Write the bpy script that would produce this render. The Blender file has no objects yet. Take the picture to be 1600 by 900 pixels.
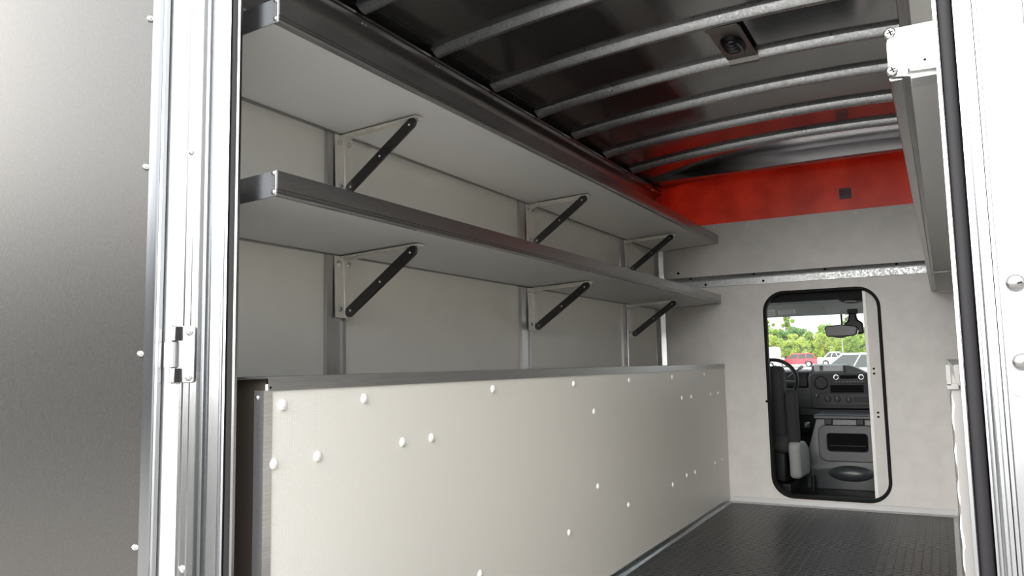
import bpy, bmesh, math, random
from mathutils import Vector, Matrix
S = bpy.context.scene
C = S.collection
PI = math.pi
random.seed(7)

# ------------------------------------------------------------------ camera, world, lights, exposure
CAMZ = 0.915
def cam_basis(yaw, pit, rol):
    cy, sy, cp, sp, cr, sr = math.cos(yaw), math.sin(yaw), math.cos(pit), math.sin(pit), math.cos(rol), math.sin(rol)
    f = Vector((sy*cp, cy*cp, sp)); r0 = Vector((cy, -sy, 0)); u0 = r0.cross(f)
    return cr*r0 + sr*u0, -sr*r0 + cr*u0, f
r_, u_, f_ = cam_basis(-0.506687, 0.100453, -0.019206)
cd = bpy.data.cameras.new('camera'); cam = bpy.data.objects.new('camera', cd); C.objects.link(cam)
cd.sensor_width = 36; cd.lens = 1205.65*36/1600; cd.clip_start = 0.02; cd.clip_end = 1500
cam.matrix_world = Matrix(((r_.x, u_.x, -f_.x, 0), (r_.y, u_.y, -f_.y, 0), (r_.z, u_.z, -f_.z, CAMZ), (0, 0, 0, 1)))
S.camera = cam

w = bpy.data.worlds.new('world'); S.world = w; w.use_nodes = True
wn, wl = w.node_tree.nodes, w.node_tree.links
bg = wn['Background']; bg.inputs['Strength'].default_value = 1.0
tc = wn.new('ShaderNodeTexCoord'); sx = wn.new('ShaderNodeSeparateXYZ'); rp = wn.new('ShaderNodeValToRGB')
wl.new(tc.outputs['Generated'], sx.inputs[0]); wl.new(sx.outputs['Z'], rp.inputs['Fac'])
e = rp.color_ramp.elements                      # even overcast sky
e[0].position = 0.0; e[0].color = (1.3, 1.3, 1.3, 1)
e[1].position = 0.9; e[1].color = (1.9, 2.0, 2.15, 1)
dt = wn.new('ShaderNodeVectorMath'); dt.operation = 'DOT_PRODUCT'; dt.inputs[1].default_value = Vector((-.14, -.94, .30)).normalized()
wl.new(tc.outputs['Generated'], dt.inputs[0])
mr = wn.new('ShaderNodeMapRange'); mr.interpolation_type = 'SMOOTHSTEP'; mr.inputs['From Min'].default_value = .60; mr.inputs['From Max'].default_value = 1.0
mr.inputs['To Min'].default_value = 0; mr.inputs['To Max'].default_value = 1; wl.new(dt.outputs['Value'], mr.inputs['Value'])
mixc = wn.new('ShaderNodeMix'); mixc.data_type = 'RGBA'
mixc.inputs[7].default_value = (10.5, 10.3, 10, 1)  # bright part of the cloud around the hidden sun
wl.new(mr.outputs[0], mixc.inputs[0]); wl.new(rp.outputs['Color'], mixc.inputs[6]); wl.new(mixc.outputs[2], bg.inputs['Color'])

vs = S.view_settings
vs.view_transform = 'Standard'; vs.look = 'None'; vs.gamma = 1; vs.use_curve_mapping = False
vs.exposure = 0.62
S.cycles.max_bounces = 14; S.cycles.diffuse_bounces = 8; S.cycles.glossy_bounces = 6; S.cycles.transparent_max_bounces = 12
S.cycles.sample_clamp_indirect = 6; S.cycles.use_denoising = True
S.cycles.caustics_reflective = False; S.cycles.caustics_refractive = False

# ------------------------------------------------------------------ materials
def newmat(name):
    m = bpy.data.materials.new(name); m.use_nodes = True
    nt = m.node_tree; return m, nt, nt.nodes, nt.links, nt.nodes['Principled BSDF']
def col4(c): return (c[0], c[1], c[2], 1)
def mat(name, color, rough=.5, metal=0., noise=0., nscale=8, bump=0., bscale=300, spec=.5, stretch=None, bdist=.001):
    m, nt, n, l, b = newmat(name)
    b.inputs['Base Color'].default_value = col4(color); b.inputs['Roughness'].default_value = rough
    b.inputs['Metallic'].default_value = metal; b.inputs['Specular IOR Level'].default_value = spec
    g = n.new('ShaderNodeNewGeometry')
    mp = n.new('ShaderNodeMapping'); l.new(g.outputs['Position'], mp.inputs['Vector'])
    if stretch: mp.inputs['Scale'].default_value = stretch
    if noise:
        t = n.new('ShaderNodeTexNoise'); t.inputs['Scale'].default_value = nscale; t.inputs['Detail'].default_value = 4
        l.new(mp.outputs[0], t.inputs['Vector'])
        r = n.new('ShaderNodeMapRange'); r.inputs['From Min'].default_value = .3; r.inputs['From Max'].default_value = .7
        r.inputs['To Min'].default_value = 1-noise; r.inputs['To Max'].default_value = 1+noise
        l.new(t.outputs['Fac'], r.inputs['Value'])
        v = n.new('ShaderNodeVectorMath'); v.operation = 'SCALE'; v.inputs[0].default_value = color
        l.new(r.outputs[0], v.inputs['Scale']); l.new(v.outputs[0], b.inputs['Base Color'])
        r2 = n.new('ShaderNodeMapRange'); r2.inputs['To Min'].default_value = rough*.92; r2.inputs['To Max'].default_value = rough*1.08
        l.new(t.outputs['Fac'], r2.inputs['Value']); l.new(r2.outputs[0], b.inputs['Roughness'])
    if bump:
        t = n.new('ShaderNodeTexNoise'); t.inputs['Scale'].default_value = bscale; t.inputs['Detail'].default_value = 2
        l.new(mp.outputs[0], t.inputs['Vector'])
        bp = n.new('ShaderNodeBump'); bp.inputs['Strength'].default_value = bump; bp.inputs['Distance'].default_value = bdist
        l.new(t.outputs['Fac'], bp.inputs['Height']); l.new(bp.outputs[0], b.inputs['Normal'])
    return m

def weave(name, color, rough):
    m, nt, n, l, b = newmat(name)
    b.inputs['Base Color'].default_value = col4(color); b.inputs['Roughness'].default_value = rough
    g = n.new('ShaderNodeNewGeometry')
    hs = []
    for ax, sc in (('Y', 45), ('Z', 70)):
        wv = n.new('ShaderNodeTexWave'); wv.bands_direction = ax; wv.inputs['Scale'].default_value = sc
        wv.inputs['Distortion'].default_value = 3.2; wv.inputs['Detail'].default_value = 2; wv.inputs['Detail Scale'].default_value = 1.5
        l.new(g.outputs['Position'], wv.inputs['Vector']); hs.append(wv)
    mu = n.new('ShaderNodeMath'); mu.operation = 'ADD'
    l.new(hs[0].outputs['Fac'], mu.inputs[0]); l.new(hs[1].outputs['Fac'], mu.inputs[1])
    bp = n.new('ShaderNodeBump'); bp.inputs['Strength'].default_value = .17; bp.inputs['Distance'].default_value = .0008
    l.new(mu.outputs[0], bp.inputs['Height']); l.new(bp.outputs[0], b.inputs['Normal'])
    return m

def galv(name, color, rough):
    m, nt, n, l, b = newmat(name)
    b.inputs['Metallic'].default_value = .92
    g = n.new('ShaderNodeNewGeometry'); vo = n.new('ShaderNodeTexVoronoi'); vo.inputs['Scale'].default_value = 150
    l.new(g.outputs['Position'], vo.inputs['Vector'])
    r = n.new('ShaderNodeMapRange'); r.inputs['To Min'].default_value = .85; r.inputs['To Max'].default_value = 1.12
    s = n.new('ShaderNodeSeparateColor'); l.new(vo.outputs['Color'], s.inputs[0]); l.new(s.outputs[0], r.inputs['Value'])
    v = n.new('ShaderNodeVectorMath'); v.operation = 'SCALE'; v.inputs[0].default_value = color
    l.new(r.outputs[0], v.inputs['Scale']); l.new(v.outputs[0], b.inputs['Base Color'])
    r2 = n.new('ShaderNodeMapRange'); r2.inputs['To Min'].default_value = rough*.75; r2.inputs['To Max'].default_value = rough*1.3
    l.new(s.outputs[1], r2.inputs['Value']); l.new(r2.outputs[0], b.inputs['Roughness'])
    return m

def rubber_mat_material():
    m, nt, n, l, b = newmat('chevron rubber')
    b.inputs['Base Color'].default_value = (.014, .014, .0155, 1); b.inputs['Roughness'].default_value = .3
    g = n.new('ShaderNodeNewGeometry'); sp = n.new('ShaderNodeSeparateXYZ'); l.new(g.outputs['Position'], sp.inputs[0])
    def M(op, a, bb=None):
        x = n.new('ShaderNodeMath'); x.operation = op
        for i, q in enumerate((a, bb)):
            if q is None: continue
            if isinstance(q, (int, float)): x.inputs[i].default_value = q
            else: l.new(q, x.inputs[i])
        return x.outputs[0]
    tri = M('PINGPONG', M('DIVIDE', sp.outputs['X'], .018), 1.0)
    yy = M('ADD', M('DIVIDE', sp.outputs['Y'], .026), M('MULTIPLY', tri, .55))
    ridge = M('PINGPONG', yy, .5)
    h = M('SMOOTH_MIN', M('MULTIPLY', ridge, 2.6), .8)
    seam = M('MINIMUM', M('MULTIPLY', M('PINGPONG', M('DIVIDE', sp.outputs['X'], .036), .5), 8.), 1.0)
    h2 = M('MULTIPLY', h, seam)
    bp = n.new('ShaderNodeBump'); bp.inputs['Strength'].default_value = 1.0; bp.inputs['Distance'].default_value = .007
    l.new(h2, bp.inputs['Height']); l.new(bp.outputs[0], b.inputs['Normal'])
    return m

def glass_mat():
    m, nt, n, l, b = newmat('window glass'); n.remove(b)
    t = n.new('ShaderNodeBsdfTransparent'); t.inputs[0].default_value = (.93, .96, .95, 1)
    gl = n.new('ShaderNodeBsdfGlossy'); gl.inputs['Roughness'].default_value = .02
    mx = n.new('ShaderNodeMixShader'); mx.inputs[0].default_value = .04; l.new(t.outputs[0], mx.inputs[1]); l.new(gl.outputs[0], mx.inputs[2])
    l.new(mx.outputs[0], n['Material Output'].inputs[0]); return m

def fibreglass():
    m, nt, n, l, b = newmat('red fibreglass')
    b.inputs['Roughness'].default_value = .35
    g = n.new('ShaderNodeNewGeometry'); t = n.new('ShaderNodeTexNoise'); t.inputs['Scale'].default_value = 5; t.inputs['Detail'].default_value = 5
    l.new(g.outputs['Position'], t.inputs['Vector'])
    r = n.new('ShaderNodeValToRGB'); r.color_ramp.elements[0].color = (.58, .052, .024, 1); r.color_ramp.elements[1].color = (.80, .11, .05, 1)
    r.color_ramp.elements[0].position = .3; r.color_ramp.elements[1].position = .7
    l.new(t.outputs['Fac'], r.inputs[0]); l.new(r.outputs[0], b.inputs['Base Color'])
    tr = n.new('ShaderNodeBsdfTranslucent'); l.new(r.outputs[0], tr.inputs['Color'])
    mx = n.new('ShaderNodeMixShader'); mx.inputs[0].default_value = .3
    l.new(b.outputs[0], mx.inputs[1]); l.new(tr.outputs[0], mx.inputs[2]); l.new(mx.outputs[0], n['Material Output'].inputs[0])
    return m

M = {}
M['liner'] = mat('cream liner', (.84, .825, .77), .36, bump=.25, bscale=220, spec=.4, noise=.03, nscale=3)
M['bulkhead'] = mat('pebbled grey wall panel', (.61, .59, .565), .42, bump=.3, bscale=260, noise=.05, nscale=12)
M['weave'] = weave('embossed cream panel', (.76, .74, .685), .38)
M['shelfboard'] = mat('grey shelf board', (.76, .755, .74), .5)
M['brushed'] = mat('brushed aluminium', (.62, .62, .63), .3, .95, noise=.12, nscale=30, stretch=(18, .4, 18))
M['rail'] = mat('shelf rail aluminium', (.34, .335, .335), .26, .93, noise=.12, nscale=30, stretch=(18, .3, 18))
M['cap'] = mat('dull aluminium cap', (.36, .36, .36), .35, .92, noise=.1, nscale=30, stretch=(18, .4, 18))
M['frame'] = mat('satin aluminium frame', (.37, .38, .39), .2, 1., noise=.04, nscale=30, stretch=(12, 12, .4))
M['post'] = mat('aluminium wall post', (.56, .56, .56), .34, .9, noise=.08, nscale=20, stretch=(14, 14, .4))
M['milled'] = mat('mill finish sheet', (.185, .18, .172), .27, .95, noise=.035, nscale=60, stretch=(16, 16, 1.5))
M['roof'] = mat('dark mill finish roof sheet', (.36, .355, .36), .12, .95, noise=.04, nscale=3)
M['galv'] = galv('galvanised steel', (.56, .57, .58), .36)
M['brace'] = mat('dark polished steel', (.075, .073, .078), .2, .95)  # dark base colour stands in for the dark surroundings the brace reflects
M['belt'] = galv('dull galvanised strip', (.34, .35, .35), .42)
M['steel'] = mat('stainless steel', (.88, .85, .79), .42, .45, noise=.06, nscale=40, stretch=(1, 1, .3))  # pale warm base colour stands in for bright reflections on the brackets
M['hingesteel'] = mat('polished hinge steel', (.38, .38, .38), .16, 1.)
M['sill'] = mat('grey metal angle', (.50, .50, .50), .5, 0.)
M['strap'] = mat('pale grey hinge strap', (.27, .27, .275), .4)
M['plate'] = mat('satin metal plate', (.24, .225, .21), .35, .85)
M['zinc'] = mat('zinc screws', (.72, .73, .73), .22, 1.)
M['whitepaint'] = mat('white painted aluminium', (.62, .63, .64), .3)
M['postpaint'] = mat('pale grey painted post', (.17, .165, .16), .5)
M['plastic_white'] = mat('white plastic rivet', (.85, .84, .82), .35)
M['rubber'] = mat('black rubber', (.008, .0075, .009), .55, spec=.18)
M['seal'] = mat('matt black door seal', (.006, .006, .007), .7, spec=.2)
M['trimblack'] = mat('black rubber trim', (.004, .004, .004), .6, spec=.15)
M['mat'] = rubber_mat_material()
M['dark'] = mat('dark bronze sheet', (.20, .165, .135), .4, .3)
M['lens'] = mat('dark lamp lens', (.02, .02, .03), .12)
M['red'] = fibreglass()
M['sticker'] = mat('dark sticker', (.035, .006, .012), .4)
M['stickerline'] = mat('faded sticker print', (.16, .04, .06), .4)
M['silicone'] = mat('white sealant', (.82, .82, .82), .35)
M['hole'] = mat('hole shadow black', (.005, .005, .005), .8, spec=.1)
M['glass'] = glass_mat()
M['dash'] = mat('charcoal dash plastic', (.012, .013, .0145), .5, spec=.3, bump=.2, bscale=500)
M['dash2'] = mat('grey dash plastic', (.045, .048, .05), .45, spec=.3, bump=.15, bscale=500)
M['dashsilver'] = mat('silver trim plastic', (.30, .31, .31), .35)
M['seat'] = mat('grey seat cloth', (.032, .033, .036), .75, spec=.2, bump=.3, bscale=700)
M['seatshield'] = mat('light grey seat shield', (.26, .27, .26), .5)
M['console'] = mat('grey engine cover plastic', (.034, .038, .041), .33, spec=.4, bump=.15, bscale=500)
M['black'] = mat('black plastic', (.006, .006, .0065), .4, spec=.25)
M['headliner'] = mat('grey headliner', (.68, .71, .70), .7, bump=.2, bscale=500)
M['visor'] = mat('grey sun visor', (.42, .44, .43), .65)
M['visorlabel'] = mat('pale visor label', (.75, .78, .80), .5)
M['mirror'] = mat('mirror glass', (.5, .5, .5), .03, 1.)
M['mirrorglass'] = mat('dark mirror glass', (.02, .02, .022), .35)
M['chrome'] = mat('chrome', (.8, .8, .8), .12, 1.)
M['asphalt'] = mat('asphalt', (.27, .258, .24), .85, noise=.15, nscale=1.5)
M['cab'] = mat('white cab paint', (.75, .75, .75), .3)
M['carred'] = mat('red car paint', (.55, .02, .035), .25)
M['carwhite'] = mat('white car paint', (.8, .8, .8), .3)
M['carsilver'] = mat('silver car paint', (.50, .53, .55), .3, .3)
M['carglass'] = mat('dark car glass', (.014, .019, .02), .15, spec=.25)
M['tyre'] = mat('tyre', (.02, .02, .02), .8)
M['taillight'] = mat('tail light', (.5, .02, .02), .2)
M['leaf'] = mat('leaf green', (.17, .25, .055), .6, noise=.3, nscale=.5)
M['leaf2'] = mat('yellow green leaf', (.26, .32, .07), .6, noise=.3, nscale=.5)
M['leaf3'] = mat('dark green leaf', (.10, .17, .06), .6, noise=.3, nscale=.5)
M['bark'] = mat('bark', (.12, .10, .08), .9, noise=.2, nscale=6)
M['grey'] = mat('grey building panels', (.10, .10, .10), .8)  # for the unseen block added behind the camera

# ------------------------------------------------------------------ mesh builder
class MB:
    def __init__(s): s.bm = bmesh.new()
    def _new(s, pts): return [s.bm.verts.new(p) for p in pts]
    def face(s, vs):
        try: return s.bm.faces.new(vs)
        except ValueError: return None
    def box(s, x0, x1, y0, y1, z0, z1):
        v = s._new([(x, y, z) for z in (z0, z1) for x, y in ((x0, y0), (x1, y0), (x1, y1), (x0, y1))])
        for q in ((3, 2, 1, 0), (4, 5, 6, 7), (0, 1, 5, 4), (1, 2, 6, 5), (2, 3, 7, 6), (3, 0, 4, 7)): s.face([v[i] for i in q])
        return s
    def prism(s, poly, fa, fb):
        """closed polygon extruded: fa(p) and fb(p) give the two 3-D ends of each polygon point"""
        a = s._new([fa(p) for p in poly]); b = s._new([fb(p) for p in poly]); n = len(poly)
        s.face(a[::-1]); s.face(b)
        for i in range(n): s.face([a[i], a[(i+1) % n], b[(i+1) % n], b[i]])
        return s
    def extY(s, poly, y0, y1): return s.prism(poly, lambda p: (p[0], y0, p[1]), lambda p: (p[0], y1, p[1]))
    def extX(s, poly, x0, x1): return s.prism(poly, lambda p: (x0, p[0], p[1]), lambda p: (x1, p[0], p[1]))
    def extZ(s, poly, z0, z1): return s.prism(poly, lambda p: (p[0], p[1], z0), lambda p: (p[0], p[1], z1))
    def rings(s, rings, cap=True, closed=False):
        R = [s._new(r) for r in rings]; n = len(R[0])
        pairs = list(zip(R, R[1:])) + ([(R[-1], R[0])] if closed else [])
        for a, b in pairs:
            for i in range(n): s.face([a[i], a[(i+1) % n], b[(i+1) % n], b[i]])
        if cap and not closed: s.face(R[0][::-1]); s.face(R[-1])
        return s
    def lathe(s, c, axis, prof, n=16):
        """prof: list of (distance along axis, radius)"""
        axis = Vector(axis).normalized(); c = Vector(c)
        t = axis.orthogonal().normalized(); b = axis.cross(t)
        return s.rings([[c + axis*h + (t*math.cos(2*PI*i/n) + b*math.sin(2*PI*i/n))*max(r, 1e-5) for i in range(n)] for h, r in prof])
    def cyl(s, p0, p1, r0, r1=None, n=12):
        p0, p1 = Vector(p0), Vector(p1); d = p1-p0
        return s.lathe(p0, d, [(0, r0), (d.length, r0 if r1 is None else r1)], n)
    def dome(s, c, axis, r, h, n=14):
        return s.lathe(c, axis, [(-.001, r), (0, r), (h*.5, r*.86), (h*.85, r*.5), (h, r*.05)], n)
    def tube(s, pts, r, n=8, closed=False, flat=None):
        pts = [Vector(p) for p in pts]; R = []; prev = None
        for i, p in enumerate(pts):
            if closed: d = pts[(i+1) % len(pts)] - pts[i-1]
            else: d = pts[min(i+1, len(pts)-1)] - pts[max(i-1, 0)]
            d.normalize()
            t = (prev - d*prev.dot(d)).normalized() if prev is not None else d.orthogonal().normalized()
            prev = t; b = d.cross(t); rr = r[i] if isinstance(r, (list, tuple)) else r
            R.append([p + (t*math.cos(2*PI*k/n) + b*math.sin(2*PI*k/n))*rr for k in range(n)])
        return s.rings(R, closed=closed)
    def build(s, name, m, parent=None, bevel=0, smooth=40, seg=2, sub=0, world=True):
        me = bpy.data.meshes.new(name)
        bmesh.ops.recalc_face_normals(s.bm, faces=s.bm.faces)
        off = Vector((0, 0, 0)); p = parent
        if world:
            while p is not None: off += p.location; p = p.parent
        if off.length: bmesh.ops.translate(s.bm, verts=s.bm.verts, vec=-off)
        for f in s.bm.faces: f.smooth = True
        s.bm.to_mesh(me); s.bm.free()
        if not sub: me.set_sharp_from_angle(angle=math.radians(smooth))
        o = bpy.data.objects.new(name, me); C.objects.link(o); me.materials.append(m)
        if parent: o.parent = parent
        if bevel:
            b = o.modifiers.new('bevel', 'BEVEL'); b.width = bevel; b.segments = seg; b.limit_method = 'ANGLE'; b.angle_limit = math.radians(35)
        if sub:
            b = o.modifiers.new('sub', 'SUBSURF'); b.levels = sub; b.render_levels = sub
        return o

def tag(o, label=None, cat=None, group=None, kind=None):
    if label: o['label'] = label
    if cat: o['category'] = cat
    if group: o['group'] = group
    if kind: o['kind'] = kind
    return o
def thing(name, label, cat, loc=(0, 0, 0), group=None, kind=None, rotz=0):
    o = bpy.data.objects.new(name, None); C.objects.link(o); o.location = loc; o.rotation_euler = (0, 0, rotz)
    o.empty_display_size = .05
    return tag(o, label, cat, group, kind)
def kids(o): return [c for c in bpy.data.objects if c.parent == o]
def copy_tree(o, parent=None):
    c = o.copy(); C.objects.link(c)
    if parent: c.parent = parent
    for k in kids(o): copy_tree(k, c)
    return c
def struct(mb, name, m, label=None, cat=None, **kw):
    o = mb.build(name, m, None, **kw); return tag(o, label, cat, None, 'structure')
def shift(o, loc):
    """move a mesh object's origin to loc"""
    o.data.transform(Matrix.Translation(-Vector(loc))); o.location = loc; return o

# ------------------------------------------------------------------ box geometry
XL, XR = -1.72, 0.44           # inner faces of the side walls
XP, XQ = -1.28, 0.015          # faces of the low partitions on each side of the aisle
YR, YF = 1.14, 5.20            # rear frame face, cab wall
XC = -0.64
def roof_z(x): return 2.184 - .057*(x+.55)**2     # underside of the bows
BH = .030

# floor / walls
struct(MB().box(XL-.06, XR+.06, YR, YF+.04, -.10, -.001), 'floor', M['brushed'], 'aluminium floor of the truck body under the black rubber mat', 'floor')
rm = MB().box(XP+.020, XQ-.027, 1.16, YF-.012, 0, .006).build('rubber_mat', M['mat']); shift(rm, (-.64, 3.2, 0))
tag(rm, 'black chevron-ribbed rubber mat covering the aisle floor', 'floor mat')
struct(MB().box(XL-.05, XL, YR+.02, YF, 0, 2.16), 'wall_left', M['liner'], 'cream lined left side wall behind the two long shelves', 'wall')
struct(MB().box(XR, XR+.05, YR+.02, YF, 0, 2.16), 'wall_right', M['liner'], 'cream lined right side wall hidden behind the right shelves', 'wall')
# ceiling sheet, arched
def arch_strip(x0, x1, n, zoff, th, y0, y1):
    xs = [x0+(x1-x0)*i/n for i in range(n+1)]
    poly = [(x, roof_z(x)+zoff) for x in xs] + [(x, roof_z(x)+zoff+th) for x in xs[::-1]]
    return poly
mb = MB()
xs = [XL-.06+(XR-XL+.12)*i/24 for i in range(25)]
mb.rings([[(x, YR, roof_z(x)+BH), (x, YF+.05, roof_z(x)+BH), (x, YF+.05, roof_z(x)+BH+.02), (x, YR, roof_z(x)+BH+.02)] for x in xs])
struct(mb, 'ceiling', M['roof'], 'dark shiny arched metal roof sheet above the galvanised bows', 'ceiling')

# cab wall with the rounded passage
def rrect(x0, x1, z0, z1, r, n=8):
    pts = []
    for cx, cz, a0 in ((x1-r, z1-r, 0), (x0+r, z1-r, 90), (x0+r, z0+r, 180), (x1-r, z0+r, 270)):
        for i in range(n+1):
            a = math.radians(a0+90*i/n); pts.append((cx+r*math.cos(a), cz+r*math.sin(a)))
    return pts
DX0, DX1, DZ0, DZ1, DR = -1.0, -.33, .062, 1.35, .12
def holed_wall(mb, X0, X1, Z0, Z1, inner, y0, y1):
    cx, cz = sum(p[0] for p in inner)/len(inner), sum(p[1] for p in inner)/len(inner)
    def outp(p):
        dx, dz = p[0]-cx, p[1]-cz; t = 1e9
        if dx > 1e-9: t = min(t, (X1-cx)/dx)
        if dx < -1e-9: t = min(t, (X0-cx)/dx)
        if dz > 1e-9: t = min(t, (Z1-cz)/dz)
        if dz < -1e-9: t = min(t, (Z0-cz)/dz)
        return (cx+dx*t, cz+dz*t)
    outer = [outp(p) for p in inner]
    for X, Z in ((X0, Z0), (X0, Z1), (X1, Z0), (X1, Z1)):
        k = min(range(len(outer)), key=lambda i: (outer[i][0]-X)**2+(outer[i][1]-Z)**2); outer[k] = (X, Z)
    n = len(inner)
    mb.rings([[(p[0], y0, p[1]) for p in inner], [(p[0], y0, p[1]) for p in outer],
              [(p[0], y1, p[1]) for p in outer], [(p[0], y1, p[1]) for p in inner]], closed=True)
mb = MB(); holed_wall(mb, XL, XR, 0, 1.475, rrect(DX0, DX1, DZ0, DZ1, DR, 10), YF, YF+.035)
wf = struct(mb, 'wall_front', M['bulkhead'], 'grey pebbled bulkhead wall at the cab end with the rounded passage', 'wall')
ro = rrect(DX0, DX1, DZ0, DZ1, DR, 10)
mb = MB()
ri, roo = rrect(DX0+.006, DX1-.006, DZ0+.006, DZ1-.006, DR-.006, 10), rrect(DX0-.013, DX1+.013, DZ0-.013, DZ1+.013, DR+.013, 10)
mb.rings([[(p[0], YF-.008, p[1]) for p in ri], [(p[0], YF-.008, p[1]) for p in roo], [(p[0], YF+.001, p[1]) for p in roo], [(p[0], YF+.045, p[1]) for p in ri]], closed=True)
mb.build('rubber_edging', M['trimblack'], wf, bevel=.003)
for X, Z in ((-1.019, .655), (-1.683, .915)):
    MB().dome((X, YF, Z), (0, -1, 0), .008, .004).build('screw', M['hole'], wf)
up = MB().box(XL, XR, YF+.01, YF+.035, 1.475, 1.848)
uo = struct(up, 'wall_front_upper', M['bulkhead'], 'grey upper bulkhead panel between the metal belt strip and red panel', 'wall')
for X in (-1.31, -1.09, -.67, -.42, -.12):
    MB().dome((X, YF+.01, 1.825), (0, -1, 0), .006, .003).build('rivet', M['plastic_white'], uo)
MB().dome((-1.571, YF+.01, 1.53), (0, -1, 0), .009, .004).build('screw', M['hole'], uo)
# red translucent cap above
mb = MB(); n = 20
xs = [XL+(XR-XL)*i/n for i in range(n+1)]
def cap_y(x): 
    d = min(x-XL, XR-x); return YF+.03 - (.10*(1-min(d/.12, 1))**2)
mb.rings([[(x, cap_y(x), 1.84), (x, cap_y(x), roof_z(x)+BH), (x, cap_y(x)+.006, roof_z(x)+BH), (x, cap_y(x)+.006, 1.84)] for x in xs])
struct(mb, 'wall_front_cap', M['red'], 'glowing red translucent fibreglass panel above the bulkhead under the roof', 'wall')
st = thing('sticker', 'small dark square sticker on the red panel above the bulkhead', 'sticker', (-.477, YF+.03, 1.96))
MB().box(-.513, -.441, YF+.0275, YF+.0298, 1.925, 1.995).build('sticker_sheet', M['sticker'], st)
mb = MB()
for z in (1.952, 1.962, 1.974):
    mb.tube([(-.507+.06*i/12, YF+.0272, z+.003*math.sin(i*.9+z*400)) for i in range(13)], .0022, 5)
mb.build('sticker_print', M['stickerline'], st)

# belt strip across the bulkhead
b1 = thing('trim_1', 'galvanised belt strip across the bulkhead above the passage', 'trim', (XC, YF, 1.455), kind='structure')
MB().extX([(YF, 1.417), (YF-.006, 1.419), (YF-.006, 1.462), (YF-.012, 1.464), (YF-.012, 1.469), (YF+.004, 1.495), (YF+.012, 1.495), (YF+.012, 1.417)], XL, XR).build('strip', M['belt'], b1)
for X, Z, y in ((-1.479, 1.484, -.003), (-1.059, 1.484, -.003), (-.62, 1.484, -.003), (-.214, 1.484, -.003), (-1.0, 1.437, -.007), (-1.38, 1.437, -.007)):
    MB().dome((X, YF+y, Z), (0, -1, .0), .008, .004).build('screw', M['hole'], b1)
# floor edge at the cab wall
mb = MB().extX([(YF, 0), (YF-.045, 0), (YF-.045, .007), (YF-.012, .012), (YF-.008, .042), (YF, .042)], XP, XQ+.01)
struct(mb, 'trim_2', M['sill'], 'bright metal angle at the foot of the bulkhead', 'trim', bevel=.002)
# floor edges along the partitions
def edge_trim(name, x, sgn, label, w=.022):
    t = thing(name, label, 'trim', (x, 3.2, 0), kind='structure')
    MB().extY([(x, 0), (x+sgn*w, 0), (x+sgn*w, .008), (x+sgn*.004, .010), (x+sgn*.003, .034), (x, .036)], 1.21, YF-.045).build('angle', M['frame'], t, bevel=.0015)
    for i in range(9):
        MB().dome((x+sgn*w*.55, 1.6+.42*i, .008), (0, 0, 1), .004, .002, 10).build('screw', M['zinc'], t)
edge_trim('trim_3', XP, 1, 'bright metal floor angle along the foot of the left partition')
edge_trim('trim_4', XQ-.001, -1, 'bright metal floor angle along the foot of the right partition', .026)

# ------------------------------------------------------------------ wall posts
def wall_post(name, y, label):
    t = thing(name, label, 'wall post', (XL, y, 0), kind='structure')
    MB().extZ([(XL, y), (XL+.013, y+.001), (XL+.013, y+.056), (XL+.002, y+.058), (XL+.002, y+.084), (XL+.012, y+.086), (XL+.012, y+.092), (XL, y+.093)], .0, 2.0).build('channel', M['post'], t)
    return t
PY = (1.857, 3.163, 4.47)
for i, y in enumerate(PY):
    wall_post('trim_%d' % (5+i), y, ['aluminium channel post on the left wall nearest the rear doorway', 'aluminium channel post midway along the left wall', 'aluminium channel post on the left wall nearest the cab'][i])
t = thing('trim_8', 'aluminium corner angle where the left wall meets the bulkhead', 'corner trim', (XL, YF, 0), kind='structure')
MB().extZ([(XL, YF), (XL, YF-.07), (XL+.004, YF-.07), (XL+.010, YF-.03), (XL+.018, YF-.012), (XL+.05, YF-.005), (XL+.05, YF)], 0, 2.0).build('angle', M['post'], t)

# top rails along both walls
def top_rail(name, x, s, label):
    t = thing(name, label, 'roof rail', (x, 3.2, 2.0), kind='structure')
    pr = [(0, 1.97), (.012, 1.97), (.014, 2.02), (.020, 2.045), (.034, 2.07), (.050, 2.082), (.060, 2.086), (.062, 2.100), (.056, 2.102), (.056, 2.108), (.062, 2.110), (.062, 2.118), (.03, 2.135), (0, 2.135)]
    MB().extY([(x+s*a, b) for a, b in pr], YR+.05, YF-.02).build('rail', M['rail'], t)
    return t
rl = top_rail('trim_9', XL, 1, 'dark aluminium roof rail along the top of the left wall')
top_rail('trim_10', XR, -1, 'dark aluminium roof rail along the top of the right wall')

# ------------------------------------------------------------------ roof bows
BY = [1.54, 1.98, 2.42, 2.865, 3.288, 3.712, 4.155, 4.590, 4.985]
XA, XB = -1.662, .382
def make_bow():
    mb = MB(); R = []
    n = 30
    for i in range(n+1):
        x = XA+(XB-XA)*i/n; z = roof_z(x)
        e_ = .018 if i in (0, n) else 0
        prof = [(-.041, BH+.0005), (-.0405, BH-.002), (-.0275, .0015), (-.025, 0), (-.008, 0), (-.004, .003), (.036, BH+.0005)]
        R.append([(x + (e_*(1-b/BH) if i == 0 else -e_*(1-b/BH) if i == n else 0), a, z+b) for a, b in prof])
    mb.rings(R)
    return mb
def make_header_bow():
    R = []
    for k in range(21):
        x = XA-.02+(XB-XA+.04)*k/20; t_ = roof_z(x)+BH+.001
        R.append([(x, -.036, 2.128), (x, .034, 2.128), (x, .034, t_), (x, -.022, t_), (x, -.036, 2.160)])
    o = MB().rings(R).build('tmp', M['roof']); me = o.data; bpy.data.objects.remove(o); return me
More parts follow.
